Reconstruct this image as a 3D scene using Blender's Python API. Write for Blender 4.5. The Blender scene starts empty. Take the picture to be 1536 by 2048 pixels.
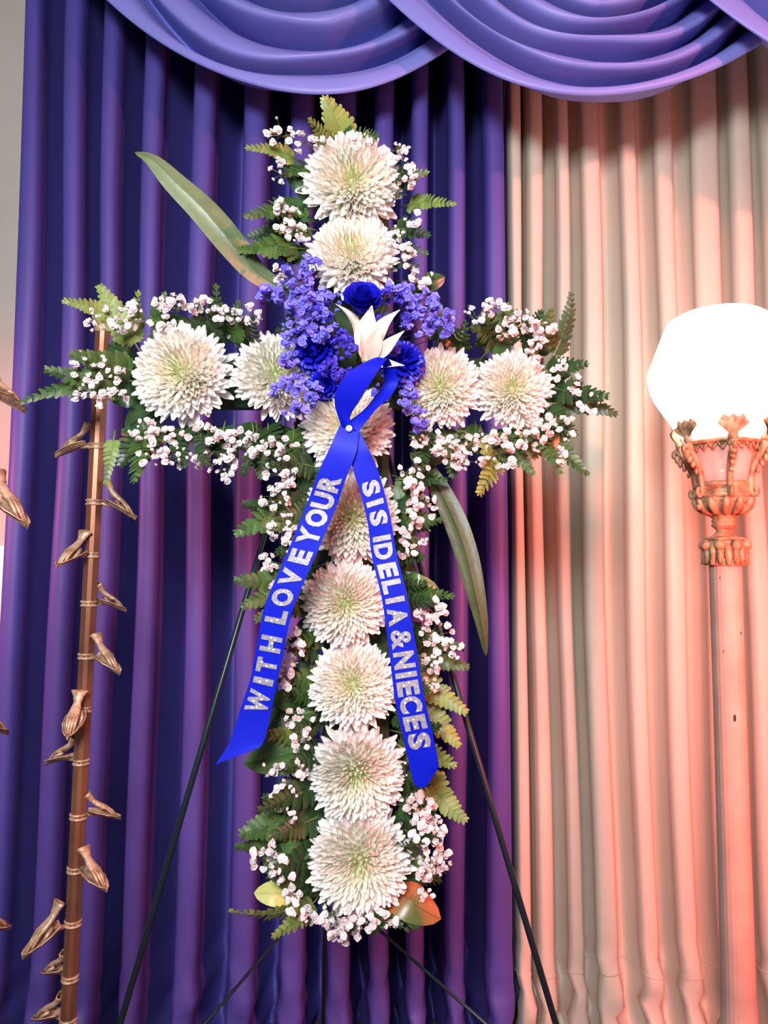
import bpy, math, random
from mathutils import Vector, Matrix, Quaternion
R = random.Random(7)
scene = bpy.context.scene
COL = scene.collection
rad = math.radians

# ------------------------------------------------------------------ camera
CAM = Vector((0.0, 0.0, 1.23)); TILT = rad(4.0); F = 1500.0
cam_data = bpy.data.cameras.new('camera'); cam = bpy.data.objects.new('camera', cam_data); COL.objects.link(cam)
cam.location = CAM; cam.rotation_euler = (rad(90) + TILT, 0, 0)
cam_data.sensor_width = 36.0; cam_data.lens = F / 2048 * 36.0; cam_data.clip_start = 0.02
scene.camera = cam
FW = Vector((0, math.cos(TILT), math.sin(TILT))); UP = Vector((0, -math.sin(TILT), math.cos(TILT)))
def P(px, py, Y):
    """the point of the plane at distance Y in front of the lens that the photograph shows at px, py"""
    d = FW + Vector((1, 0, 0)) * ((px - 768) / F) - UP * ((py - 1024) / F)
    return CAM + d * (Y / d.y)

# ------------------------------------------------------------------ world, lights, exposure
world = bpy.data.worlds.new('world'); scene.world = world; world.use_nodes = True
bg = world.node_tree.nodes['Background']; bg.inputs[0].default_value = (0.80, 0.82, 0.92, 1); bg.inputs[1].default_value = 0.16
vs = scene.view_settings; vs.view_transform = 'Standard'; vs.look = 'None'; vs.gamma = 1.0; vs.exposure = 0.0; vs.use_curve_mapping = False
def area(name, loc, target, size, energy, color, size_y=None):
    l = bpy.data.lights.new(name, 'AREA'); l.energy = energy; l.color = color; l.size = size
    if size_y: l.shape = 'RECTANGLE'; l.size_y = size_y
    o = bpy.data.objects.new(name, l); COL.objects.link(o); o.location = loc
    o.rotation_euler = (Vector(target) - Vector(loc)).to_track_quat('-Z', 'Y').to_euler(); return o
def point(name, loc, energy, color, size):
    l = bpy.data.lights.new(name, 'POINT'); l.energy = energy; l.color = color; l.shadow_soft_size = size
    o = bpy.data.objects.new(name, l); COL.objects.link(o); o.location = loc; return o
def spot(name, loc, target, energy, color, angle, blend, size):
    l = bpy.data.lights.new(name, 'SPOT'); l.energy = energy; l.color = color; l.spot_size = rad(angle); l.spot_blend = blend; l.shadow_soft_size = size
    o = bpy.data.objects.new(name, l); COL.objects.link(o); o.location = loc
    o.rotation_euler = (Vector(target) - Vector(loc)).to_track_quat('-Z', 'Y').to_euler(); return o
area('room_light', (-0.30, -0.75, 1.98), (0.0, 1.45, 1.3), 0.6, 80, (0.97, 0.99, 1.0), 0.5)
spot('pink_ceiling_spot', (1.35, 0.25, 2.45), (0.35, 1.95, 1.15), 150, (1.0, 0.24, 0.23), 110, 0.8, 0.05)
spot('red_stage_lamp', (1.02, 0.62, 1.08), (0.66, 1.95, 1.10), 190, (1.0, 0.12, 0.08), 112, 1.0, 0.12)
spot('pink_stage_lamp', (-1.55, 1.25, 1.53), (-0.85, 2.24, 1.13), 70, (1.0, 0.25, 0.25), 95, 1.0, 0.06)

# ------------------------------------------------------------------ helpers
def lin(c):
    return tuple(((v / 255) / 12.92 if v / 255 <= 0.04045 else ((v / 255 + 0.055) / 1.055) ** 2.4) for v in c)
def material(name, col, rough=0.5, metal=0.0, var=0.0, noise=None, translucent=0.0, bump=0.0, sheen=0.0, spec=0.5, bump_scale=60, emit=None):
    m = bpy.data.materials.new(name); m.use_nodes = True; nt = m.node_tree; n = nt.nodes; b = n['Principled BSDF']
    c = (*lin(col), 1)
    b.inputs['Base Color'].default_value = c; b.inputs['Roughness'].default_value = rough; b.inputs['Metallic'].default_value = metal
    b.inputs['Specular IOR Level'].default_value = spec
    if sheen: b.inputs['Sheen Weight'].default_value = sheen
    src = None
    if noise:                                   # (second colour, scale)
        tc = n.new('ShaderNodeTexCoord'); nz = n.new('ShaderNodeTexNoise'); nz.inputs['Scale'].default_value = noise[1]; nz.inputs['Detail'].default_value = 4
        rp = n.new('ShaderNodeValToRGB'); rp.color_ramp.elements[0].position = 0.35; rp.color_ramp.elements[1].position = 0.65
        rp.color_ramp.elements[0].color = c; rp.color_ramp.elements[1].color = (*lin(noise[0]), 1)
        nt.links.new(tc.outputs['Object'], nz.inputs['Vector']); nt.links.new(nz.outputs['Fac'], rp.inputs['Fac']); src = rp.outputs['Color']
    if var:
        oi = n.new('ShaderNodeObjectInfo'); hs = n.new('ShaderNodeHueSaturation'); mr = n.new('ShaderNodeMapRange')
        mr.inputs['To Min'].default_value = 1 - var; mr.inputs['To Max'].default_value = 1 + var
        nt.links.new(oi.outputs['Random'], mr.inputs['Value']); nt.links.new(mr.outputs['Result'], hs.inputs['Value'])
        hs.inputs['Color'].default_value = c
        if src: nt.links.new(src, hs.inputs['Color'])
        src = hs.outputs['Color']
    if src: nt.links.new(src, b.inputs['Base Color'])
    if bump:
        tc2 = n.new('ShaderNodeTexCoord'); nb = n.new('ShaderNodeTexNoise'); nb.inputs['Scale'].default_value = bump_scale; bp = n.new('ShaderNodeBump')
        bp.inputs['Strength'].default_value = bump; bp.inputs['Distance'].default_value = 0.004
        nt.links.new(tc2.outputs['Object'], nb.inputs['Vector']); nt.links.new(nb.outputs['Fac'], bp.inputs['Height']); nt.links.new(bp.outputs['Normal'], b.inputs['Normal'])
    if translucent:
        tr = n.new('ShaderNodeBsdfTranslucent'); mx = n.new('ShaderNodeMixShader'); mx.inputs[0].default_value = translucent
        tr.inputs['Color'].default_value = c
        if src: nt.links.new(src, tr.inputs['Color'])
        nt.links.new(b.outputs[0], mx.inputs[1]); nt.links.new(tr.outputs[0], mx.inputs[2]); nt.links.new(mx.outputs[0], n['Material Output'].inputs['Surface'])
    if emit:
        b.inputs['Emission Color'].default_value = (*emit[0], 1); b.inputs['Emission Strength'].default_value = emit[1]
    return m

def mesh(name, v, f, mat, smooth=True):
    me = bpy.data.meshes.new(name); me.from_pydata([tuple(p) for p in v], [], f); me.update()
    if smooth: me.polygons.foreach_set('use_smooth', [True] * len(me.polygons))
    if mat: me.materials.append(mat)
    return me
def obj(name, me, parent=None, mat=None):
    o = bpy.data.objects.new(name, me); COL.objects.link(o)
    if parent: o.parent = parent
    if mat is not None: o.matrix_basis = mat
    return o
def tag(o, label=None, cat=None, group=None, kind=None):
    if label: o['label'] = label
    if cat: o['category'] = cat
    if group: o['group'] = group
    if kind: o['kind'] = kind
    return o
def empty(name, loc, rot=None):
    o = bpy.data.objects.new(name, None); COL.objects.link(o); o.location = loc; o.empty_display_size = 0.02
    if rot is not None: o.rotation_mode = 'QUATERNION'; o.rotation_quaternion = rot
    return o
class MB:
    def __init__(s): s.v = []; s.f = []
    def add(s, v, f):
        k = len(s.v); s.v += [Vector(p) for p in v]; s.f += [tuple(i + k for i in q) for q in f]; return s
    def grid(s, rows, close=False):
        k = len(s.v); m = len(rows[0])
        for r in rows: s.v += [Vector(p) for p in r]
        for i in range(len(rows) - 1):
            for j in range(m if close else m - 1):
                a = k + i * m + j; b = k + i * m + (j + 1) % m
                s.f.append((a, b, b + m, a + m))
        return s
    def tube(s, pts, r, n=6, cap=True):
        pts = [Vector(p) for p in pts]; rs = r if isinstance(r, (list, tuple)) else [r] * len(pts)
        rows = []; prev = None
        for i, p in enumerate(pts):
            t = (pts[min(i + 1, len(pts) - 1)] - pts[max(i - 1, 0)]).normalized()
            if prev is None:
                a = Vector((0, 0, 1)) if abs(t.z) < 0.9 else Vector((1, 0, 0)); x = t.cross(a).normalized()
            else: x = (prev - t * prev.dot(t)).normalized()
            prev = x; y = t.cross(x)
            rows.append([p + (x * math.cos(2 * math.pi * j / n) + y * math.sin(2 * math.pi * j / n)) * rs[i] for j in range(n)])
        k = len(s.v); s.grid(rows, True)
        if cap: s.f.append(tuple(range(k + n - 1, k - 1, -1))); e = k + (len(rows) - 1) * n; s.f.append(tuple(range(e, e + n)))
        return s
    def lathe(s, prof, n=24, mod=None):
        rows = [[(r * (mod(2 * math.pi * j / n, i) if mod else 1) * math.cos(2 * math.pi * j / n), r * (mod(2 * math.pi * j / n, i) if mod else 1) * math.sin(2 * math.pi * j / n), z) for j in range(n)] for i, (r, z) in enumerate(prof)]
        return s.grid(rows, True)
    def box(s, a, b):
        x0, y0, z0 = a; x1, y1, z1 = b
        return s.add([(x0, y0, z0), (x1, y0, z0), (x1, y1, z0), (x0, y1, z0), (x0, y0, z1), (x1, y0, z1), (x1, y1, z1), (x0, y1, z1)],
                     [(3, 2, 1, 0), (4, 5, 6, 7), (0, 1, 5, 4), (1, 2, 6, 5), (2, 3, 7, 6), (3, 0, 4, 7)])
    def ball(s, c, r, n=8, m=6, sc=(1, 1, 1)):
        c = Vector(c); rows = []
        for i in range(m + 1):
            th = math.pi * i / m
            rows.append([c + Vector((r * math.sin(th) * math.cos(2 * math.pi * j / n) * sc[0], r * math.sin(th) * math.sin(2 * math.pi * j / n) * sc[1], r * math.cos(th) * sc[2])) for j in range(n)])
        return s.grid(rows, True)
    def xform(s, M): s.v = [M @ p for p in s.v]; return s
    def mesh(s, name, mat, smooth=True): return mesh(name, s.v, s.f, mat, smooth)
    def build(s, name, mat, parent=None, smooth=True): return obj(name, s.mesh(name, mat, smooth), parent)
def catmull(pts, n, closed=False):
    out = []; N = len(pts); dim = len(pts[0])
    for i in range(N - 1):
        p = [pts[max(i - 1, 0)], pts[i], pts[i + 1], pts[min(i + 2, N - 1)]]
        for k in range(n):
            t = k / n
            out.append(tuple(0.5 * (2 * p[1][d] + (p[2][d] - p[0][d]) * t + (2 * p[0][d] - 5 * p[1][d] + 4 * p[2][d] - p[3][d]) * t * t + (-p[0][d] + 3 * p[1][d] - 3 * p[2][d] + p[3][d]) * t ** 3) for d in range(dim)))
    out.append(tuple(pts[-1])); return out
def interp(x, xs, ys):
    if x <= xs[0]: return ys[0]
    for i in range(len(xs) - 1):
        if x <= xs[i + 1]: return ys[i] + (ys[i + 1] - ys[i]) * (x - xs[i]) / (xs[i + 1] - xs[i])
    return ys[-1]
def basis(x, z, loc, s=(1, 1, 1)):
    x = Vector(x).normalized(); y = Vector(z).cross(x).normalized(); z = x.cross(y)
    M = Matrix(((x.x * s[0], y.x * s[1], z.x * s[2], loc[0]), (x.y * s[0], y.y * s[1], z.y * s[2], loc[1]), (x.z * s[0], y.z * s[1], z.z * s[2], loc[2]), (0, 0, 0, 1)))
    return M

# ------------------------------------------------------------------ materials
M_blue = material('blue_satin', (76, 68, 148), 0.5, noise=((73, 65, 143), 3), spec=0.35)
M_swag = material('swag_satin', (122, 126, 204), 0.45, noise=((118, 122, 200), 3), spec=0.4)
M_white_cloth = material('white_satin', (190, 183, 168), 0.5, noise=((185, 178, 164), 3), spec=0.35)
M_wall = material('wall_paint', (196, 184, 174), 0.8, noise=((190, 178, 168), 6))
M_wains = material('wainscot_paint', (245, 243, 236), 0.5)
M_floor = material('carpet', (96, 70, 84), 0.95, noise=((76, 52, 70), 40), bump=0.6, bump_scale=400)
M_petal = material('chrysanthemum_petal', (253, 249, 246), 0.42, var=0.03, translucent=0.3)
M_petal_mid = material('chrysanthemum_petal_cream', (252, 248, 238), 0.42, var=0.03, translucent=0.3)
M_calyx = material('calyx_green', (190, 196, 150), 0.6)
M_fern = [material('fern_green', (70, 98, 46), 0.45, var=0.3, translucent=0.12),
          material('fern_light', (118, 138, 66), 0.45, var=0.25, translucent=0.12),
          material('fern_dark', (46, 72, 38), 0.42, var=0.25, translucent=0.1)]
M_stemg = material('green_stem', (112, 128, 70), 0.5)
M_stemd = material('dark_stem', (52, 48, 66), 0.5)
M_leaf = [material('leaf_dark', (38, 62, 36), 0.3, noise=((52, 80, 44), 30)), material('leaf_mid', (66, 96, 52), 0.32, noise=((84, 112, 62), 30)),
          material('leaf_red_edge', (74, 96, 46), 0.35, noise=((190, 92, 60), 14)), material('leaf_yellow', (205, 200, 130), 0.4, noise=((180, 182, 100), 20))]
M_asp = material('strap_leaf', (104, 120, 86), 0.42, noise=((84, 102, 68), 18), bump=0.2)
M_asp2 = material('strap_leaf_olive', (72, 80, 44), 0.45, noise=((56, 64, 36), 18), bump=0.2)
M_bb = material('gypsophila_white', (238, 228, 228), 0.6, var=0.06, translucent=0.2)
M_bbp = material('gypsophila_violet', (128, 120, 236), 0.6, var=0.28, translucent=0.15)
M_stat = material('statice_violet', (70, 52, 190), 0.6, var=0.3, translucent=0.1)
M_rose = material('rose_blue', (16, 22, 190), 0.42, noise=((10, 12, 160), 40), translucent=0.08)
M_lily = material('lily_cream', (238, 224, 214), 0.45, noise=((228, 214, 198), 30), translucent=0.2)
M_lilyg = material('lily_throat', (188, 198, 120), 0.5)
M_ribbon = material('ribbon_satin', (8, 25, 182), 0.46, noise=((7, 22, 174), 25), spec=0.14)
M_foam = material('floral_foam', (40, 62, 38), 0.95, bump=0.5, bump_scale=300)
M_wire = material('easel_green_enamel', (26, 40, 48), 0.35, metal=0.3)
M_bronze = material('stand_copper', (150, 98, 74), 0.38, metal=0.55, noise=((120, 76, 58), 8))
M_brass = material('clip_brass', (214, 176, 146), 0.38, metal=0.3, noise=((160, 122, 94), 60), bump=0.3, bump_scale=250)
M_lampmetal = material('lamp_antique', (186, 146, 112), 0.45, metal=0.15, noise=((126, 88, 62), 45), bump=0.4, bump_scale=120)
M_lampcol = material('lamp_column_paint', (172, 146, 132), 0.55, noise=((156, 130, 118), 12))
M_speck = material('lamp_paint_chip', (30, 16, 14), 0.7)
M_lampglass = material('lamp_cup_glass', (250, 214, 204), 0.12, translucent=0.2)
def see_through(m, fac):
    nt = m.node_tree; out = nt.nodes['Material Output']; src = out.inputs['Surface'].links[0].from_socket
    tp = nt.nodes.new('ShaderNodeBsdfTransparent'); mx = nt.nodes.new('ShaderNodeMixShader'); mx.inputs[0].default_value = fac
    nt.links.new(src, mx.inputs[1]); nt.links.new(tp.outputs[0], mx.inputs[2]); nt.links.new(mx.outputs[0], out.inputs['Surface'])
see_through(M_lampglass, 0.6)
M_globe = material('globe_lit_glass', (255, 255, 250), 0.3, emit=((1.0, 0.93, 0.80), 6.5))
def glitter():
    m = material('silver_glitter', (214, 214, 232), 0.25, metal=0.7); nt = m.node_tree; n = nt.nodes; b = n['Principled BSDF']
    tc = n.new('ShaderNodeTexCoord'); vo = n.new('ShaderNodeTexVoronoi'); vo.inputs['Scale'].default_value = 900
    rp = n.new('ShaderNodeValToRGB'); rp.color_ramp.elements[0].color = (0.42, 0.42, 0.56, 1); rp.color_ramp.elements[1].color = (1, 1, 1, 1)
    nm = n.new('ShaderNodeBump'); nm.inputs['Strength'].default_value = 0.8; nm.inputs['Distance'].default_value = 0.001
    sx = n.new('ShaderNodeSeparateColor')
    nt.links.new(tc.outputs['Object'], vo.inputs['Vector']); nt.links.new(vo.outputs['Color'], sx.inputs[0]); nt.links.new(sx.outputs[0], rp.inputs['Fac'])
    nt.links.new(rp.outputs['Color'], b.inputs['Base Color']); nt.links.new(sx.outputs[1], nm.inputs['Height']); nt.links.new(nm.outputs['Normal'], b.inputs['Normal'])
    return m
M_glit = glitter()
M_gem = material('rhinestone', (250, 250, 255), 0.08, metal=0.35, spec=1.0)
def mum_inner_material():
    m = material('chrysanthemum_heart', (250, 246, 232), 0.42, translucent=0.3); nt = m.node_tree; n = nt.nodes; b = n['Principled BSDF']
    tc = n.new('ShaderNodeTexCoord'); ma = n.new('ShaderNodeVectorMath'); ma.operation = 'MULTIPLY'; ma.inputs[1].default_value = (1, 1, 0)
    ln = n.new('ShaderNodeVectorMath'); ln.operation = 'LENGTH'; rp = n.new('ShaderNodeValToRGB')
    e = rp.color_ramp.elements; e[0].position = 0.04; e[0].color = (*lin((214, 224, 168)), 1); e[1].position = 0.36; e[1].color = (*lin((252, 249, 240)), 1)
    k = rp.color_ramp.elements.new(0.18); k.color = (*lin((246, 244, 220)), 1)
    nt.links.new(tc.outputs['Object'], ma.inputs[0]); nt.links.new(ma.outputs['Vector'], ln.inputs[0]); nt.links.new(ln.outputs['Value'], rp.inputs['Fac']); nt.links.new(rp.outputs['Color'], b.inputs['Base Color'])
    for nd in n:
        if nd.type == 'BSDF_TRANSLUCENT': nt.links.new(rp.outputs['Color'], nd.inputs['Color'])
    return m
M_heart = mum_inner_material()

# ------------------------------------------------------------------ the setting
tag(MB().box((-3.2, -1.2, -0.1), (3.2, 2.4, 0.0)).build('floor', M_floor, smooth=False), 'dark carpeted floor under the curtains', kind='structure')
tag(MB().box((-3.2, 2.24, 0.0), (3.2, 2.4, 3.9)).build('wall_back', M_wall, smooth=False), 'pale wall behind the curtains lit pink at its edge', kind='structure')
wz = P(10, 1092, 2.24).z
tag(MB().box((-3.2, 2.22, 0.0), (P(70, 1500, 2.22).x, 2.24, wz)).build('trim_1', M_wains, smooth=False), 'white wainscot panel below the pink wall', kind='structure')

# curtains: one folded sheet each, pleats wandering with height
def curtain(name, ridges, Y, front, back, x_end0, x_end1, mat, seed, flare):
    r = random.Random(seed); X = lambda px: P(px, 560, Y).x
    prof = [(X(x_end0), 0.0)]; rid = [(X(c), X(c + w) - X(c)) for c, w in ridges]
    for i, (c, w) in enumerate(rid):
        ff = front * r.uniform(0.9, 1.1)
        prof += [(c - w * 1.04, -back * 0.25), (c - w * 1.0, ff * 0.5), (c - w * 0.55, ff * 1.02), (c + w * 0.55, ff * 1.0), (c + w * 1.0, ff * 0.5), (c + w * 1.04, -back * 0.25)]
        if i + 1 < len(rid):
            c2, w2 = rid[i + 1]; a, b = c + w, c2 - w2
            prof += [(a + (b - a) * r.uniform(0.4, 0.6), -back)]
    prof.append((X(x_end1), front * 0.2))
    ss = catmull(prof, 5); H = 2.95; nz = 64; rows = []
    ph = [r.uniform(0, 6.28) for _ in range(6)]
    xm = X(x_end1) if mat is M_blue else X(x_end0)
    for i in range(nz + 1):
        z = H * (i / nz) ** 1.15; low = max(0.0, 1 - z / 0.30); row = []
        for (x, d) in ss:
            sway = 0.007 * math.sin(z * 1.7 + x * 5 + ph[0]) + 0.004 * math.sin(z * 4.1 + x * 9 + ph[1])
            amp = 0.92 + 0.08 * math.sin(z * 2.1 + x * 7 + ph[2])
            xx = x + sway * min(1, (x - X(x_end0)) * 12, (X(x_end1) - x) * 12) + flare * (x - xm) * max(0, 1.5 - z) / 1.5
            wr = low * (0.024 * math.sin(z * 44 + x * 23 + ph[3]) * math.sin(x * 31 + ph[4]) + 0.012 * math.sin(z * 71 - x * 39 + ph[5]))
            row.append((xx + 0.5 * wr, Y - d * amp - wr - 0.05 * low ** 2, 0.004 + z))
        rows.append(row)
    o = MB().grid(rows).build(name, mat); return o, rows
blue_ridges = [(62, 19), (150, 20), (228, 18), (310, 19), (409, 21), (510, 23), (602, 22), (688, 21), (765, 19), (835, 17), (908, 17), (985, 22)]
blue, _ = curtain('blue_curtain', blue_ridges, 1.985, 0.055, 0.19, 38, 1012, M_blue, 3, 0.02)
tag(blue, 'deep blue pleated satin curtain hanging behind the flower cross', 'curtain')
white_ridges = [(1030, 12), (1068, 15), (1122, 13), (1179, 19), (1255, 17), (1327, 18), (1410, 26), (1480, 20), (1545, 22), (1625, 24), (1710, 24), (1800, 26)]
wc, wrows = curtain('white_curtain', white_ridges, 2.0, 0.036, 0.062, 1016, 1860, M_white_cloth, 11, 0.05)
tag(wc, 'off-white pleated satin curtain behind the lamp, glowing pink', 'curtain')
hz = P(1200, 1935, 1.97).z
hi = min(range(len(wrows)), key=lambda i: abs(wrows[i][0][2] - hz))
MB().tube([(p[0], p[1] - 0.001, p[2] + 0.004 * math.sin(p[0] * 14)) for p in wrows[hi]], 0.0011, 4).build('hem_seam', M_white_cloth, wc)

def swag(name, xc, hem, btop, lips, Y0, seed, label):
    r = random.Random(seed)
    EX = [-260, -150, -105, -50, 0, 50, 105, 190, 215, 250]; EY = [70, 110, 140, 178, 218, 268, 335, 455, 505, 612]
    prof = [(hem - 3, 0.066), (hem + 1, 0.074), (hem - 4, 0.081), ((hem * 0.5 + btop * 0.5), 0.080), (btop + 8, 0.066), (btop + 1, 0.050)]
    for i, L in enumerate(lips):
        above = lips[i + 1] if i + 1 < len(lips) else L - 70
        gap = L - above; fw = 0.085 + r.uniform(-0.012, 0.014)
        prev = prof[-1][0]
        prof += [(L + 0.30 * (prev - L), -0.03), (L - 0.5, -0.055), (L + 1.5, 0.0), (L + 3, fw * 0.8), (L - 1, fw), (L - 0.16 * gap, fw * 0.99), (L - 0.38 * gap, fw * 0.80), (L - 0.58 * gap, fw * 0.45)]
    xo = 0; full = []
    for k, (y, d) in enumerate(prof):
        full.append((y, d, 14 * math.sin(k * 0.55 + seed)))
    ss = catmull(full, 4); rows = []
    nu = 72
    for (yc, d, xoff) in ss:
        E = interp(yc, EX, EY); row = []
        k1, k2 = 0.28 * math.sin(yc * 0.045 + seed * 2), 0.55 * math.sin(yc * 0.031 + seed * 5); ka = 5.5 * (0.5 + 0.5 * math.sin(yc * 0.06 + seed)) * (1 if yc < btop - 4 else 0.15)
        for j in range(nu + 1):
            u = -1 + 2 * j / nu; a = abs(u)
            wave = 1 + 0.012 * math.sin(5.5 * u + yc * 0.05 + seed)
            y = -205 + (yc + 205) * (1 - a ** (2.25 - 0.25 * math.sin(yc * 0.03))) * wave + ka * max(0, 1 - abs(u - k1) * 4) + 0.6 * ka * max(0, 1 - abs(u - k2) * 5)
            p = P(xc + xoff * (1 - a) + u * E, y, Y0)
            row.append((p.x, Y0 - d * (1 - 0.55 * a ** 2) - 0.03 * (1 - a * a), p.z))
        rows.append(row)
    return tag(MB().grid(rows).build(name, M_swag), label, 'swag', 'draped swags along the curtain top')
swag('curtain_swag', 615, 236, 197, [169, 107, 53, 8, -50, -105], 1.86, 1, 'draped blue satin swag right above the top of the flower cross')
swag('curtain_swag', 1190, 247, 214, [187, 140, 104, 66, 14, -45, -105], 1.75, 4, 'draped blue satin swag above the white curtain, overlapping its neighbour')
swag('curtain_swag', 1790, 247, 200, [170, 110, 60, 0, -60, -110], 1.65, 2, 'draped blue satin swag cut off by the upper corner above the lamp')

# ------------------------------------------------------------------ easel
ez = empty('wire_easel', (P(676, 570, 1.37).x, 1.5, 0)); tag(ez, 'dark green thin wire easel holding up the flower cross', 'easel')
def rel(p, o): return Vector(p) - Vector(o.location)
def to_floor(a, b): a, b = Vector(a), Vector(b); t = (0.0 - a.z) / (b.z - a.z); return a + (b - a) * t
top = P(676, 575, 1.375)
lf = to_floor(top, P(240, 2048, 1.27)); rf = to_floor(top, P(1112, 2048, 1.27)); bf = Vector((P(638, 1990, 1.72).x, 1.80, 0.0))
for a in (lf, rf): MB().tube([rel(top, ez), rel(a, ez)], 0.0054, 8).build('leg', M_wire, ez)
MB().tube([rel(top, ez), rel(bf, ez)], 0.0045, 8).build('leg', M_wire, ez)
jn = top + (bf - top) * 0.0
tt = (P(653, 1785, 1.62).z - top.z) / (bf.z - top.z); jn = top + (bf - top) * tt
def on_leg(foot, z): t = (z - top.z) / (foot.z - top.z); return top + (foot - top) * t
for foot, px, py in ((lf, 410, 2048), (rf, 970, 2048)):
    q = P(px, py, 1.42); d = (q - jn)
    # where the brace meets the leg: same fraction out to the leg's x
    best = min((on_leg(foot, z / 200) for z in range(0, 120)), key=lambda w: abs((w - CAM).normalized().cross((q - CAM).normalized()).dot((jn - CAM).normalized())))
    MB().tube([rel(jn, ez), rel(best, ez)], 0.0030, 8).build('brace', M_wire, ez)
MB().tube([rel(on_leg(lf, 1.33), ez), rel(on_leg(rf, 1.33), ez)], 0.004, 8).build('crossbar', M_wire, ez)

# foam body of the cross
fm = MB(); FY0, FY1 = 1.285, 1.335
def bevel_box(mb, x0, x1, z0, z1, y0, y1, b=0.012):
    ring = lambda y, i: [(x0 + i, y, z0 + i), (x1 - i, y, z0 + i), (x1 - i, y, z1 - i), (x0 + i, y, z1 - i)]
    mb.grid([ring(y0, b), ring(y0 + b, 0), ring(y1 - b, 0), ring(y1, b)], True)
    k = len(mb.v) - 16; mb.f.append((k + 3, k + 2, k + 1, k)); mb.f.append((k + 12, k + 13, k + 14, k + 15))
bevel_box(fm, P(645, 1000, FY0).x, P(778, 1000, FY0).x, P(700, 1815, FY0).z, P(700, 300, FY0).z, FY0, FY1)
fo = fm.build('foam_cross', M_foam, smooth=False); tag(fo, 'green foam cross base hidden under the flowers and leaves', 'foam cross')
f2 = MB(); bevel_box(f2, P(250, 1000, FY0).x, P(1095, 1000, FY0).x, P(700, 812, FY0).z, P(700, 712, FY0).z, FY0 + 0.002, FY1 - 0.002); f2.build('foam_arm', M_foam, fo, smooth=False)

# ------------------------------------------------------------------ chrysanthemums
def petal_mesh(name, mat, curl, width, cup, tipw, n=6, m=4):
    """a cupped ray floret whose chord is the unit length along +X, its tip curling up to +Z"""
    cen = []; x = z = 0.0
    for i in range(n + 1):
        ang = curl * ((i / n) ** 1.4); cen.append((x, z, ang)); x += math.cos(ang) / n; z += math.sin(ang) / n
    L = math.hypot(cen[-1][0], cen[-1][1]); be = math.atan2(cen[-1][1], cen[-1][0]); ca, sa = math.cos(be), math.sin(be); rows = []
    for i, (x, z, ang) in enumerate(cen):
        t = i / n; x, z = (x * ca + z * sa) / L, (-x * sa + z * ca) / L; ang -= be
        w = width * (0.45 + 0.55 * math.sin(min(1, t * 1.3) * math.pi / 2)) * (1 if t < 0.78 else math.sqrt(max(0.0, 1 - ((t - 0.78) / 0.22) ** 2)) * (1 - tipw) + tipw)
        rows.append([(x - math.sin(ang) * cup * w * q * q * 0.9, q * w * (1 - 0.22 * cup * abs(q)), z + math.cos(ang) * cup * w * q * q * 0.9) for q in [-1 + 2 * j / m for j in range(m + 1)]])
    return MB().grid(rows).mesh(name, mat)
PET = [petal_mesh('petal', M_petal, c, w, cu, 0.34) for c, w, cu in ((0.8, 0.122, 0.8), (1.05, 0.120, 0.9), (1.3, 0.118, 1.0), (0.55, 0.130, 0.7))]
PETM = [petal_mesh('petal', M_petal_mid, c, w, cu, 0.38) for c, w, cu in ((1.3, 0.130, 1.0), (1.55, 0.125, 1.1))]
NALL, NOUT = 360, 220
def petal_place(k, r, ph0):
    """petal k of the dome, counted from the rim inwards: base near the core, tip on a flattened hemisphere"""
    t = k / NALL; q = math.sqrt(max(0.0, 1 - t)); ph = ph0 + k * 2.39996 + r.uniform(-0.08, 0.08); q *= r.uniform(0.95, 1.04)
    zt = 0.66 * math.sqrt(max(0.0, 1 - min(1, q * 0.99) ** 2)) + r.uniform(-0.035, 0.035) - 0.07 * max(0, q - 0.85) / 0.15
    tip = Vector((q * math.cos(ph), q * math.sin(ph), zt + 0.02)); back = 0.30 if q > 0.5 else 0.42
    base = Vector((q * 0.26 * math.cos(ph), q * 0.26 * math.sin(ph), zt * 0.30 + 0.01)) if q > 0.3 else Vector((q * 0.5 * math.cos(ph), q * 0.5 * math.sin(ph), 0.30))
    d = tip - base; L = d.length
    up = Vector((-math.cos(ph) * 0.35, -math.sin(ph) * 0.35, 1)) + Vector((r.uniform(-.3, .3), r.uniform(-.3, .3), 0))
    wsc = 1.0 if q > 0.55 else 0.62 + 0.38 * q / 0.55
    return basis(d, up, base, (L, L * wsc * r.uniform(0.9, 1.12) if q > 0.3 else L * 0.75, L)), t
def mum_heart(seed):
    r = random.Random(seed); mb = MB(); src = petal_mesh('heart_src', None, 1.3, 0.11, 1.1, 0.4, 4, 2)
    pv = [v.co.copy() for v in src.vertices]; pf = [tuple(p.vertices) for p in src.polygons]; bpy.data.meshes.remove(src)
    for k in range(NOUT, NALL):
        M, t = petal_place(k, r, 0.0); mb.add([M @ p for p in pv], pf)
    return mb.mesh('heart_petals', M_heart)
HEARTS = [mum_heart(s) for s in (1, 2, 3)]
mbc = MB().lathe([(0.001, -0.50), (0.09, -0.50), (0.11, -0.10), (0.20, -0.02), (0.22, 0.04), (0.16, 0.16), (0.001, 0.22)], 10)
CALYX = mbc.mesh('calyx', M_calyx)
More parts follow.
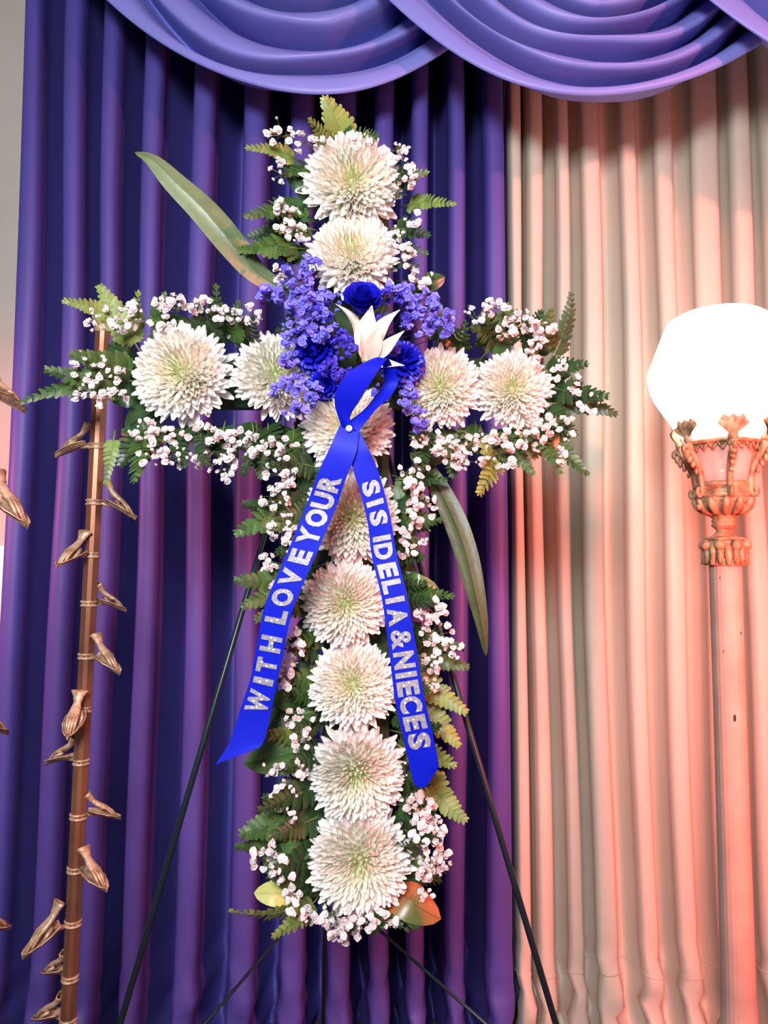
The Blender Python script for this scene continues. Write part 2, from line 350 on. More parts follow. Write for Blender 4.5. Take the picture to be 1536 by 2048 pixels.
def make_mum(px, py, rpx, face, seed, label, squash=1.0):
    r = random.Random(seed); Y = 1.245; Rm = rpx * Y / F
    root = empty('chrysanthemum', P(px, py, Y), Vector((0, 0, 1)).rotation_difference(Vector((face[0], -1, face[1])).normalized()))
    root.scale = (Rm, Rm, Rm * squash)
    tag(root, label, 'chrysanthemum', 'white chrysanthemums along the flower cross')
    ph0 = r.uniform(0, 6.28)
    for k in range(NOUT):
        M, t = petal_place(k, r, ph0)
        if k < 34 and r.random() < 0.35: M = M @ Matrix.Diagonal((r.uniform(1.03, 1.12), 1, 1, 1))
        obj('petal', (PET[r.choice((0, 1, 3))] if t < 0.25 else PET[r.randrange(3)] if t < 0.45 else PETM[r.randrange(2)]), root, M)
    h = obj('heart_petals', HEARTS[seed % 3], root, Matrix.Rotation(r.uniform(0, 6), 4, 'Z')); tag(h, 'pale green-tinged incurved inner petals', kind='stuff')
    obj('calyx', CALYX, root)
    return root
MUMS = [  # px, py, r, facing, phrase
    (705, 372, 108, (0.02, -0.12), 'the topmost chrysanthemum'),
    (706, 520, 98, (0.0, 0.22), 'the second chrysanthemum from the top'),
    (371, 752, 108, (-0.05, 0.02), 'the outer clip-stand-arm chrysanthemum'),
    (552, 755, 92, (0.18, 0.05), 'the inner clip-stand-arm chrysanthemum'),
    (882, 778, 88, (-0.12, 0.0), 'the inner lamp-arm chrysanthemum'),
    (1022, 782, 84, (-0.1, 0.05), 'the outer lamp-arm chrysanthemum'),
    (697, 862, 98, (-0.05, 0.1), 'the chrysanthemum behind the bow'),
    (706, 1035, 98, (-0.02, 0.05), 'the chrysanthemum between the ribbon tails'),
    (690, 1206, 92, (0.12, 0.02), 'the fourth chrysanthemum from the bottom'),
    (706, 1370, 92, (0.0, 0.25), 'the third chrysanthemum from the bottom'),
    (714, 1541, 101, (0.05, 0.0), 'the second chrysanthemum from the bottom'),
    (720, 1716, 108, (0.0, 0.15), 'the bottom chrysanthemum')]
MLAB = ['full white chrysanthemum at the very top of the flower cross', 'white chrysanthemum second from the top, just above the blue rose',
        'large round white chrysanthemum at the outer end of the arm near the clip stand', 'white chrysanthemum half covered by violet sprays on the clip-stand arm',
        'white chrysanthemum right beside the blue carnation on the lamp arm', 'white chrysanthemum outermost on the arm that reaches toward the lamp',
        'white chrysanthemum at the crossing, behind the blue ribbon bow', 'white chrysanthemum in the gap between the two ribbon tails, under the knot',
        'white chrysanthemum with green heart, fourth from the bottom of the upright', 'white chrysanthemum third from the bottom of the upright',
        'white chrysanthemum second from the bottom, beside the ribbon tip', 'largest lowest white chrysanthemum at the foot of the flower cross']
for i, (px, py, r_, fc, ph) in enumerate(MUMS): make_mum(px, py, r_, fc, i + 1, MLAB[i])

# ------------------------------------------------------------------ labels that place a stem by its nearest flower
PLACED = []
def where(px, py):
    best = min(MUMS, key=lambda m: (m[0] - px) ** 2 + (m[1] - py) ** 2)
    dx, dy = px - best[0], py - best[1]; a = math.degrees(math.atan2(-dy, dx)) % 360
    s = ['on the lamp-side of', 'above and lamp-side of', 'above', 'above and clip-stand-side of', 'on the clip-stand-side of', 'below and clip-stand-side of', 'below', 'below and lamp-side of'][int((a + 22.5) // 45) % 8]
    return s, best[4], math.hypot(dx, dy)
def place_label(o, what, cat, group, px, py):
    s, ph, d = where(px, py); PLACED.append((o, what, cat, group, s, ph, d))
def finish_labels():
    sets = {}
    for q in PLACED: sets.setdefault((q[1], q[4], q[5]), []).append(q)
    ords = ['nearest', 'second nearest', 'third nearest', 'fourth nearest', 'fifth nearest', 'sixth nearest', 'seventh nearest', 'eighth nearest']
    for (what, s, ph), L in sets.items():
        L.sort(key=lambda q: q[6])
        for i, q in enumerate(L):
            o = ords[i] if len(L) > 1 and i < len(L) - 1 else ('farthest' if len(L) > 1 else '')
            tag(q[0], f'{o + " " if o else ""}{what} {s} {ph}', q[2], q[3])

# ------------------------------------------------------------------ fern fronds
def leaflet_mesh(mat, seed):
    r = random.Random(seed); T = 5; up = []; dn = []
    for side, L in ((1, up), (-1, dn)):
        for k in range(T):
            t = (k + 0.15) / T; w = 0.36 * (1 - t) ** 0.75 * (0.75 + 0.5 * min(1, t * 4)) * r.uniform(0.9, 1.1)
            L.append((t + 0.15, side * w, -0.05 * w)); L.append((t + 0.13 / T * 2 + 0.13, side * w * 0.62, -0.01))
    mid = [(k / (2 * T - 1) * 0.98, 0, 0.025 * math.sin(k / (2 * T - 1) * math.pi)) for k in range(2 * T)]
    v = mid + up + dn + [(1.06, 0, -0.03)]; f = []; n = 2 * T
    for k in range(n - 1):
        f.append((k, k + 1, n + k + 1, n + k)); f.append((k + 1, k, 2 * n + k, 2 * n + k + 1))
    f.append((n - 1, 3 * n, 2 * n - 1)); f.append((n - 1, 3 * n - 1, 3 * n))
    return mesh('leaflet', v, f, mat)
LEAFLET = [[leaflet_mesh(m, s) for s in (1, 2)] for m in M_fern]
def fern(b, t, wpx, mi, seed, Yb=1.27, fwd=None):
    r = random.Random(seed * 13 + 5)
    B = P(b[0], b[1], Yb); yt = 1.22 + r.uniform(-0.04, 0.05) if fwd is None else fwd; Tp = P(t[0], t[1], yt)
    root = empty('fern_frond', B); ax = (Tp - B); Ln = ax.length; ax.normalize()
    side = ax.cross(Vector((0, 1, 0))).normalized()
    nrm = side.cross(ax).normalized()
    if nrm.y > 0: nrm = -nrm
    roll = r.uniform(-0.5, 0.5); nrm = Quaternion(ax, roll) @ nrm; side = ax.cross(nrm).normalized()
    bend = r.uniform(-0.10, 0.10); cur = lambda s: ax * (Ln * s) + side * (bend * Ln * 4 * s * (1 - s) * 0.5) + nrm * (0.10 * Ln * math.sin(math.pi * s))
    MB().tube([cur(k / 6) for k in range(7)], [0.0016 * (1 - 0.8 * k / 6) for k in range(7)], 5).build('rachis', M_stemg, root)
    W = wpx * 1.25 / F; n = max(6, min(11, int(Ln / 0.010)))
    for k in range(n):
        s = 0.22 + 0.74 * k / (n - 1)
        L = W * (1.12 - s) ** 0.7 * 1.12
        L = max(L, 0.008)
        tang = (cur(min(1, s + 0.02)) - cur(s - 0.02)).normalized()
        for sd in (-1, 1):
            a = rad(58 - 22 * s + r.uniform(-6, 6)); d = tang * math.cos(a) + side * sd * math.sin(a) + nrm * r.uniform(-0.1, 0.2)
            obj('leaflet', LEAFLET[mi][k % 2], root, basis(d, nrm + side * sd * 0.25, cur(s), (L, L * 0.95 + 0.003, L)))
    e = cur(1.0); obj('leaflet', LEAFLET[mi][0], root, basis((cur(1) - cur(0.95)), nrm, cur(0.93), (max(0.012, W * 0.4),) * 3))
    place_label(root, ('green', 'pale green', 'dark green')[mi] + ' fern frond', 'fern', 'fern fronds round the flower cross', (b[0] + 3 * t[0]) / 4, (b[1] + 3 * t[1]) / 4)
FERNS = [  # base, tip, half width px, colour
    ((690, 310), (650, 198), 44, 1), ((700, 310), (752, 272), 40, 0), ((670, 310), (620, 240), 30, 1), ((610, 330), (495, 296), 26, 1), ((600, 420), (490, 432), 36, 0), ((620, 460), (498, 472), 32, 2),
    ((620, 500), (482, 500), 44, 0), ((790, 370), (852, 345), 26, 1), ((800, 415), (908, 408), 26, 1), ((800, 500), (850, 506), 20, 0),
    ((290, 720), (198, 572), 40, 1), ((260, 660), (128, 602), 28, 1), ((280, 670), (276, 588), 22, 1), ((320, 670), (328, 590), 26, 0), ((440, 660), (432, 574), 24, 0), ((290, 750), (142, 708), 38, 0),
    ((290, 760), (90, 738), 38, 0), ((250, 770), (40, 805), 32, 0), ((310, 850), (268, 962), 44, 0), ((290, 840), (242, 930), 36, 2), ((520, 870), (522, 952), 36, 0), ((230, 860), (212, 965), 22, 1),
    ((960, 720), (1015, 612), 42, 0), ((990, 700), (945, 655), 34, 0), ((1070, 720), (1102, 622), 32, 0), ((1090, 740), (1142, 586), 28, 2), ((1090, 770), (1215, 792), 36, 2), ((1090, 800), (1232, 828), 34, 2),
    ((1090, 830), (1176, 948), 30, 0), ((1040, 860), (1122, 946), 32, 0), ((985, 860), (958, 986), 44, 1), ((920, 870), (905, 950), 36, 0), ((1000, 860), (1066, 946), 30, 0), ((1080, 750), (1172, 728), 32, 2), ((1080, 810), (1150, 870), 34, 2),
    ((640, 1020), (474, 1066), 48, 0), ((640, 1010), (488, 1008), 40, 2), ((640, 1150), (472, 1160), 42, 0), ((640, 1160), (486, 1212), 42, 0), ((640, 1180), (512, 1238), 40, 0), ((660, 1420), (516, 1446), 44, 0), ((660, 1440), (520, 1470), 38, 1),
    ((650, 1620), (486, 1668), 52, 0), ((640, 1660), (474, 1694), 40, 0), ((650, 1600), (530, 1596), 40, 2), ((620, 1800), (458, 1822), 26, 1), ((640, 1790), (548, 1872), 30, 1), ((660, 1560), (520, 1620), 40, 2), ((640, 1700), (540, 1752), 44, 2),
    ((790, 1340), (932, 1424), 40, 1), ((800, 1400), (916, 1490), 40, 1), ((800, 1500), (908, 1530), 36, 1), ((830, 1530), (930, 1640), 40, 1), ((780, 1240), (928, 1296), 36, 0), ((780, 1180), (906, 1192), 32, 0), ((790, 1300), (936, 1334), 34, 0),
    ((790, 1050), (880, 1040), 34, 0), ((790, 960), (890, 960), 32, 2), ((640, 940), (540, 930), 36, 2), ((780, 1460), (880, 1450), 34, 2), ((650, 1300), (560, 1290), 34, 2), ((660, 1350), (560, 1360), 32, 0), ((790, 1640), (880, 1680), 36, 2), ((790, 1700), (890, 1740), 32, 0), ((740, 1780), (800, 1850), 34, 0), ((690, 1790), (690, 1870), 34, 2)]
fr = random.Random(31)
for (x0, y0, x1, y1, dx, dy, n) in ((640, 330, 630, 560, -75, 0, 4), (775, 330, 780, 560, 55, 5, 4), (310, 700, 600, 705, -5, -70, 6), (860, 700, 1070, 705, 8, -62, 5), (300, 840, 610, 845, -5, 85, 7), (820, 850, 1080, 850, 10, 75, 6),
                             (650, 930, 655, 1280, -85, 15, 6), (770, 930, 775, 1300, 75, 20, 6), (650, 1290, 655, 1760, -75, 25, 8), (775, 1320, 790, 1760, 70, 25, 7), (650, 1795, 790, 1795, 0, 55, 4)):
    for q in range(n):
        f_ = (q + fr.uniform(0.2, 0.8)) / n; bx, by = x0 + (x1 - x0) * f_, y0 + (y1 - y0) * f_; sc_ = fr.uniform(0.8, 1.25)
        FERNS.append(((bx, by), (bx + dx * sc_ + fr.uniform(-22, 22), by + dy * sc_ + fr.uniform(-22, 22)), fr.uniform(30, 42), fr.choice((0, 2, 2))))
for i, (b, t, w, mi) in enumerate(FERNS): fern(b, t, w, mi, i)

# ------------------------------------------------------------------ broad leaves
def broad_leaf(name, pts, wmax, mat, label=None, what=None, nrm_tilt=(0, 0), shape=1.0, cat='leaf', droop=0.15, group='broad leaves tucked behind the flowers'):
    """pts: (px, py, Y) along the midrib; wmax half width in px"""
    c = catmull(pts, 5); W3 = [P(*p) for p in c]; o = empty(name, W3[0]); mb = MB(); rows = []; n = len(W3)
    for i, p in enumerate(W3):
        t = i / (n - 1); tang = (W3[min(i + 1, n - 1)] - W3[max(i - 1, 0)]).normalized()
        side = tang.cross(Vector((nrm_tilt[0], -1, nrm_tilt[1])).normalized()).normalized(); nn = side.cross(tang).normalized()
        if nn.y > 0: nn = -nn
        w = wmax * c[i][2] / F * (math.sin(math.pi * min(1, max(0.0, t) ** shape)) ** 0.8 if 0 < t < 1 else 0.0) + 0.0006
        rows.append([p - o.location + side * (w * s) - nn * (abs(s) ** 1.5) * w * droop * (1 + 0.3 * math.sin(7 * t + 3 * s)) for s in (-1, -0.6, -0.06, 0, 0.06, 0.6, 1)])
        for s in (2, 4): rows[-1][s] -= nn * w * 0.05
    # give the blade a real thickness
    back = [[q + Vector((0, 0.0006, 0)) for q in r] for r in rows]
    mb.grid(rows); mb.grid(back); me = mb.mesh('blade', mat)
    obj('blade', me, o)
    MB().tube([p - o.location + Vector((0, -0.0004, 0)) for p in W3], [0.0014 * (1 - 0.8 * i / n) for i in range(n)], 5).build('midrib', mat, o)
    if label: tag(o, label, cat)
    else: place_label(o, what, cat, group, pts[-1][0], pts[-1][1])
    return o
broad_leaf('strap_leaf', [(585, 585, 1.28), (520, 548, 1.25), (470, 492, 1.22), (410, 420, 1.20), (350, 362, 1.19), (305, 318, 1.19), (270, 304, 1.20)], 34, M_asp, 'long pale green strap leaf sticking out beside the second chrysanthemum', nrm_tilt=(0.3, 0.3), shape=0.75)
broad_leaf('strap_leaf', [(820, 905, 1.28), (862, 950, 1.26), (905, 1030, 1.24), (932, 1105, 1.23), (950, 1180, 1.22), (964, 1250, 1.22), (972, 1312, 1.23)], 23, M_asp2, 'long drooping olive strap leaf hanging below the lamp arm', nrm_tilt=(-0.2, 0.1), shape=0.8)
LEAVES = [((640, 420), (568, 328), 26, 0), ((700, 320), (692, 236), 15, 0), ((665, 330), (650, 262), 18, 0), ((820, 575), (890, 553), 24, 0), ((790, 380), (820, 330), 18, 1), ((640, 450), (565, 395), 24, 0),
          ((780, 1165), (878, 1178), 32, 1), ((790, 1190), (815, 1120), 24, 0), ((650, 1500), (488, 1528), 38, 1), ((640, 1400), (540, 1404), 24, 1), ((760, 1760), (882, 1838), 36, 2), ((650, 1790), (524, 1716), 32, 1), ((620, 1785), (508, 1786), 24, 3),
          ((720, 1790), (770, 1842), 26, 1), ((790, 1820), (830, 1862), 20, 1), ((420, 690), (330, 630), 30, 0), ((500, 690), (440, 640), 28, 0), ((330, 820), (250, 860), 30, 0), ((430, 850), (470, 930), 30, 0), ((520, 850), (480, 900), 28, 0), ((560, 850), (600, 920), 28, 0),
          ((930, 700), (900, 650), 28, 0), ((1060, 720), (1090, 660), 30, 0), ((1080, 790), (1140, 760), 28, 0), ((1070, 850), (1110, 905), 28, 0), ((960, 850), (930, 905), 28, 0), ((880, 870), (850, 930), 28, 0),
          ((640, 980), (570, 960), 30, 0), ((640, 1080), (560, 1100), 30, 0), ((650, 1220), (590, 1300), 26, 0), ((650, 1330), (585, 1420), 28, 0), ((660, 1600), (580, 1660), 30, 0), ((650, 1680), (560, 1690), 30, 1), ((770, 1000), (840, 1000), 30, 0), ((770, 1080), (840, 1090), 28, 0),
          ((780, 1290), (850, 1270), 28, 0), ((780, 1410), (850, 1400), 28, 0), ((790, 1580), (870, 1590), 30, 0), ((780, 1640), (860, 1650), 28, 0), ((690, 930), (620, 950), 26, 0), ((270, 720), (215, 690), 30, 0), ((290, 790), (215, 790), 30, 0)]
for i, (b, t, w, mi) in enumerate(LEAVES):
    r = random.Random(i + 70); yt = 1.235 if mi else 1.255; mx, my = (b[0] + t[0]) / 2 + r.uniform(-10, 10), (b[1] + t[1]) / 2 + r.uniform(-8, 8)
    broad_leaf('broad_leaf', [(b[0], b[1], 1.285), (mx, my, yt - 0.008), (t[0], t[1], yt)], w, M_leaf[mi], what=('glossy dark green leaf', 'glossy green leaf', 'green leaf with a red patch', 'pale yellow leaf')[mi], nrm_tilt=(r.uniform(-0.5, 0.5), r.uniform(-0.2, 0.6)))

# ------------------------------------------------------------------ baby's breath and statice
def blossom_mesh(mat, seed, ruff):
    """a ruffled double floret: two frilled rosettes on a small cup"""
    r = random.Random(seed); mb = MB(); n = 9
    for lay, (r1, z1, r2, z2) in enumerate(((0.55, 0.0, 1.05, 0.12), (0.42, 0.28, 0.78, 0.55))):
        j0 = [1 + r.uniform(-ruff, ruff) for _ in range(n)]
        mb.grid([[(0.02 * math.cos(6.2832 * k / n), 0.02 * math.sin(6.2832 * k / n), z1 - 0.1) for k in range(n)],
                 [(r1 * math.cos(6.2832 * k / n), r1 * math.sin(6.2832 * k / n), z1 + r.uniform(-.12, .12)) for k in range(n)],
                 [(r2 * j0[k] * math.cos(6.2832 * k / n), r2 * j0[k] * math.sin(6.2832 * k / n), z2 + r.uniform(-.3, .3)) for k in range(n)]], True)
    rows = [[(rr * math.cos(6.2832 * k / 6), rr * math.sin(6.2832 * k / 6), zz) for k in range(6)] for rr, zz in ((0.12, -0.75), (0.42, -0.4), (0.5, 0.0), (0.45, 0.35), (0.25, 0.62), (0.02, 0.68))]
    return mb.grid(rows, True).mesh('blossom', mat)
BB = [blossom_mesh(M_bb, s, 0.24) for s in range(4)]; BP = [blossom_mesh(M_bbp, s, 0.32) for s in range(4)]; ST = [blossom_mesh(M_stat, s, 0.4) for s in range(4)]
FOOT = [(645, 778, 300, 1815), (250, 1095, 700, 830)]
def foam_near(px, py):
    c = []
    c.append((min(max(px, 655), 768), min(max(py, 310), 1805))); c.append((min(max(px, 262), 1085), min(max(py, 705), 822)))
    return min(c, key=lambda q: (q[0] - px) ** 2 + (q[1] - py) ** 2)
def sprig(name, cx, cy, sx, sy, n, kind, seed):
    r = random.Random(seed * 7 + 3); yc = {'w': 1.205, 'p': 1.165, 's': 1.17}[kind]
    fx, fy = foam_near(cx, cy); B = P(fx * 0.75 + cx * 0.25, fy * 0.75 + cy * 0.25, 1.288) if kind == 'w' else P(cx * 0.6 + 280, cy * 0.6 + 300, 1.288)
    root = empty(name, B); hub = P(cx * 0.78 + fx * 0.22, cy * 0.78 + fy * 0.22, yc + 0.035) - B; st = MB()
    st.tube([(0, 0, 0), hub * 0.5 + Vector((r.uniform(-.004, .004), 0, r.uniform(-.004, .004))), hub], 0.0008, 4, False)
    subs = [hub + (P(cx + r.gauss(0, sx * .5), cy + r.gauss(0, sy * .5), yc + r.uniform(-.005, .02)) - B - hub) * 0.55 for _ in range(max(2, n // 4))]
    for s in subs: st.tube([hub, s], 0.0005, 3, False)
    data = {'w': BB, 'p': BP, 's': ST}[kind]
    for k in range(n):
        a = r.uniform(0, 6.283); q = math.sqrt(r.random()); 
        p = P(cx + math.cos(a) * q * sx * 1.25, cy + math.sin(a) * q * sy * 1.25, yc + r.uniform(-0.028, 0.03)) - B
        s = min(subs, key=lambda w: (w - p).length); st.tube([s, (s + p) / 2 + Vector((r.uniform(-.002, .002), 0, r.uniform(-.002, .002))), p], 0.00038, 3, False)
        rb = r.choice((0.0026, 0.0034, 0.0046, 0.0054, 0.0060, 0.0066)) * (1.0 if kind == 'w' else 1.12)
        obj('blossom', data[r.randrange(4)], root, Matrix.Translation(p) @ Matrix.Rotation(r.uniform(-0.9, 0.9), 4, 'Z') @ Matrix.Rotation(1.57 + r.uniform(-0.9, 0.7), 4, 'X') @ Matrix.Rotation(r.uniform(0, 6), 4, 'Z') @ Matrix.Scale(rb, 4))
    st.build('stem', M_stemg if kind == 'w' else M_stemd, root)
    what, cat, grp = {'w': ("white baby's breath sprig", "baby's breath", "white baby's breath sprigs"), 'p': ("violet-blue baby's breath sprig", "baby's breath", "violet baby's breath sprigs"), 's': ('deep violet statice sprig', 'statice', 'violet statice sprigs')}[kind]
    place_label(root, what, cat, grp, cx, cy)
WHITE = [(560, 262, 24, 22, 10), (615, 285, 26, 18, 11), (800, 300, 20, 18, 12), (822, 350, 12, 24, 11), (556, 345, 12, 22, 8), (825, 440, 14, 16, 8), (570, 430, 26, 24, 18), (600, 468, 20, 16, 11), (800, 475, 18, 20, 13), (818, 525, 16, 22, 13), (560, 545, 18, 14, 9), (848, 562, 22, 14, 9), (720, 285, 30, 8, 5),
    (248, 630, 32, 26, 24), (188, 640, 14, 20, 8), (350, 606, 34, 16, 20), (402, 612, 22, 14, 14), (450, 626, 25, 16, 16), (498, 628, 25, 15, 16), (325, 645, 22, 14, 8), (198, 745, 40, 28, 30), (175, 788, 28, 18, 16), (225, 800, 26, 18, 13), (158, 718, 14, 10, 5),
    (288, 860, 26, 20, 14), (335, 880, 38, 22, 28), (420, 862, 24, 18, 12), (300, 915, 34, 18, 16), (365, 915, 34, 18, 18), (432, 925, 34, 22, 22), (470, 880, 28, 18, 16), (512, 890, 30, 18, 18), (562, 895, 28, 20, 20), (450, 950, 18, 10, 8),
    (955, 626, 25, 16, 15), (992, 612, 22, 12, 10), (1010, 662, 18, 14, 8), (1045, 642, 30, 18, 22), (1088, 668, 26, 24, 24), (1075, 702, 18, 16, 9), (1140, 770, 20, 20, 9), (1122, 738, 14, 18, 7), (1180, 805, 18, 18, 9),
    (860, 880, 28, 20, 16), (902, 897, 28, 18, 20), (950, 888, 26, 18, 16), (1010, 882, 34, 18, 22), (1060, 880, 28, 18, 16), (1088, 850, 20, 16, 10), (1126, 855, 20, 22, 12), (990, 922, 34, 14, 12), (920, 925, 28, 12, 12), (1112, 908, 16, 18, 8),
    (560, 950, 28, 22, 18), (552, 1000, 26, 22, 16), (562, 1050, 24, 24, 14), (575, 1088, 14, 14, 7), (535, 1128, 20, 24, 10), (542, 1168, 14, 10, 5), (830, 950, 28, 25, 22), (842, 1010, 28, 25, 22), (828, 1070, 22, 22, 16), (815, 1102, 14, 12, 7),
    (582, 1300, 22, 25, 18), (572, 1352, 16, 20, 12), (596, 1258, 10, 12, 4), (600, 1440, 25, 22, 14), (600, 1482, 18, 14, 8), (545, 1540, 26, 16, 10), (600, 1540, 16, 18, 10), (568, 1590, 24, 24, 15), (592, 1632, 12, 10, 4),
    (862, 1220, 28, 20, 18), (872, 1270, 30, 25, 18), (868, 1322, 25, 20, 12), (905, 1300, 18, 16, 8), (862, 1370, 14, 16, 7), (818, 1445, 12, 24, 9), (842, 1608, 25, 22, 24), (850, 1660, 32, 30, 44), (872, 1718, 26, 22, 26), (860, 1745, 20, 12, 10),
    (530, 1710, 28, 24, 15), (562, 1742, 24, 20, 14), (582, 1790, 20, 14, 10), (600, 1830, 24, 16, 18), (650, 1845, 30, 14, 20), (702, 1855, 30, 16, 20), (678, 1876, 16, 12, 8), (762, 1840, 28, 14, 14), (850, 1792, 14, 12, 5)]
VIOLET = [(540, 592, 25, 18, 22), (588, 560, 30, 22, 28), (622, 528, 18, 14, 10), (612, 608, 32, 24, 36), (662, 604, 20, 24, 20), (592, 662, 26, 26, 30), (640, 655, 24, 22, 24), (578, 706, 16, 22, 15), (592, 768, 24, 16, 17), (558, 782, 14, 12, 8), (612, 805, 20, 16, 10), (585, 822, 16, 10, 6), (628, 785, 14, 18, 10),
    (845, 610, 28, 24, 28), (882, 640, 22, 20, 20), (836, 652, 24, 20, 18), (896, 660, 10, 14, 8), (815, 800, 16, 24, 22), (838, 838, 14, 20, 14), (762, 782, 14, 16, 8), (800, 575, 22, 12, 12)]
STATICE = [(690, 690, 18, 24, 20), (664, 738, 18, 16, 16), (778, 592, 20, 14, 14), (690, 752, 16, 14, 12), (815, 622, 16, 14, 10), (786, 690, 12, 16, 9), (640, 630, 16, 14, 10), (770, 640, 16, 16, 10)]
k = 0
for L, kind, nm in ((WHITE, 'w', 'babys_breath'), (VIOLET, 'p', 'violet_babys_breath'), (STATICE, 's', 'statice')):
    for c in L: sprig(nm, *c[:4], round(c[4] * 1.15), kind, k); k += 1

# ------------------------------------------------------------------ blue roses, carnations and the lily
def cup_petal(name, mat, w, h, lean, curl, ruff=0.0, seed=0, n=6, m=6):
    r = random.Random(seed); rows = []; ph = r.uniform(0, 6)
    for i in range(n + 1):
        t = i / n; row = []
        for j in range(m + 1):
            s = -1 + 2 * j / m; ww = w * (0.35 + 0.65 * math.sin(min(1, t * 1.35) * math.pi / 2)) * (1 - 0.25 * max(0, t - 0.7) / 0.3)
            a = s * ww; rad_ = 0.24 + lean * t + curl * max(0, t - 0.6) ** 2 * 3
            zz = h * t * (1 - 0.16 * abs(s) ** 3 * t) + ruff * t * math.sin(9 * s + ph); rr = rad_ + ruff * t * math.cos(11 * s + ph * 2)
            row.append((rr * math.cos(a), rr * math.sin(a), zz))
        rows.append(row)
    return MB().grid(rows).mesh(name, mat)
ROSEP = [cup_petal('petal', M_rose, 0.95, 1.0, 0.05, 0.1), cup_petal('petal', M_rose, 0.95, 0.98, 0.22, 0.25, 0.01, 2), cup_petal('petal', M_rose, 0.9, 0.86, 0.26, 0.32, 0.015, 3)]
CARN = [cup_petal('petal', M_rose, 0.6, 0.9, 0.0 + 0.14 * k, 0.25, 0.05, k, 6, 10) for k in range(5)]
def bloom(name, px, py, rpx, Y, face, kind, label, cat, seed):
    r = random.Random(seed); S = rpx * Y / F
    o = empty(name, P(px, py, Y), Vector((0, 0, 1)).rotation_difference(Vector((face[0], -1, face[1])).normalized())); o.scale = (S, S, S)
    tag(o, label, cat)
    if kind == 'rose':
        for k, (ring, n, sc) in enumerate(((0, 3, 0.34), (0, 3, 0.55), (0, 4, 0.8), (1, 5, 0.85), (1, 5, 1.05), (2, 6, 1.1))):
            for j in range(n):
                obj('petal', ROSEP[ring], o, Matrix.Rotation(6.283 * j / n + k * 0.6 + r.uniform(-.15, .15), 4, 'Z') @ Matrix.Diagonal((sc, sc, 1.12 - 0.055 * k, 1)))
    else:
        for k in range(5):
            for j in range(4 + k * 2):
                obj('petal', CARN[k], o, Matrix.Rotation(6.283 * j / (4 + k * 2) + k * 0.5 + r.uniform(-.2, .2), 4, 'Z') @ Matrix.Rotation(0.16 * k, 4, 'Y') @ Matrix.Diagonal((0.75 + 0.09 * k, 0.75 + 0.09 * k, 1.0 - 0.10 * k, 1)))
    MB().lathe([(0.001, 0.02), (0.3, 0.0), (0.34, 0.1), (0.3, 0.3), (0.001, 0.45)], 10).build('heart', M_rose, o)
    L = (1.29 - Y) / S
    MB().tube([(0, 0, 0.05), (0, 0, -L)], [0.12, 0.07], 6).build('stem', M_stemg, o)
    return o
bloom('blue_rose', 724, 622, 56, 1.175, (0.10, 0.55), 'rose', 'royal blue rose standing up behind the white lily', 'rose', 1)
bloom('blue_carnation', 630, 702, 42, 1.20, (-0.2, 0.1), 'carn', 'deep blue carnation among violet sprays beside the inner chrysanthemum', 'carnation', 2)
bloom('blue_carnation', 806, 726, 44, 1.19, (0.25, 0.05), 'carn', 'deep blue carnation touching the inner chrysanthemum of the lamp arm', 'carnation', 3)
bloom('blue_carnation', 650, 768, 32, 1.205, (-0.1, -0.3), 'carn', 'small shaded blue carnation just beside the ribbon loop', 'carnation', 4)

lily = empty('white_lily', P(744, 715, 1.165)); tag(lily, 'half-open cream white lily in front of the blue rose', 'lily')
def lily_petal(base, tip, w, bulge, twist, tipcurl):
    b = P(*base) - lily.location; t = P(*tip) - lily.location; ax = t - b; L = ax.length; axn = ax.normalized()
    side = axn.cross(Vector((twist, -1, 0.1)).normalized()).normalized(); nn = side.cross(axn).normalized()
    if nn.y > 0: nn = -nn
    rows = []; n = 12
    for i in range(n + 1):
        u = i / n; c = b + ax * u + side * bulge * L * math.sin(math.pi * u) + nn * (0.16 * L * math.sin(math.pi * u * 0.9) - tipcurl * L * u ** 3)
        ww = w * 1.165 / F * (0.25 + 0.75 * math.sin(math.pi * min(1, u * 0.95 + 0.03)) ** 0.8) * (1 if u < 0.55 else max(0.02, (1 - u) / 0.45) ** 0.55)
        rows.append([c + side * ww * s + nn * (-0.35 * ww * (1 - abs(s) ** 1.6)) - nn * (0.10 * ww if abs(s) < 0.01 else 0) for s in (-1, -0.66, -0.33, 0, 0.33, 0.66, 1)])
    MB().grid(rows).build('petal', M_lily, lily)
for a in (((712, 700, 1.175), (671, 607, 1.15), 13, 0.16, 0.9, 0.06), ((734, 722, 1.17), (744, 611, 1.135), 25, -0.03, -0.1, 0.05), ((752, 716, 1.165), (798, 619, 1.13), 18, -0.10, -0.5, 0.08), ((750, 716, 1.155), (807, 661, 1.11), 15, 0.10, -0.4, 0.08),
          ((744, 722, 1.15), (759, 648, 1.118), 17, -0.06, 0.2, 0.0), ((756, 722, 1.15), (806, 728, 1.11), 10, 0.12, 0.0, 0.12), ((728, 722, 1.16), (718, 656, 1.13), 15, 0.06, 0.5, 0.02)): lily_petal(*a)
MB().ball((0, 0.012, -0.004), 0.016, 10, 7, (1, 1.3, 1)).build('throat', M_lilyg, lily)
MB().tube([(0, 0.015, 0), (-0.006, 0.125, 0)], 0.003, 6).build('stem', M_stemg, lily)

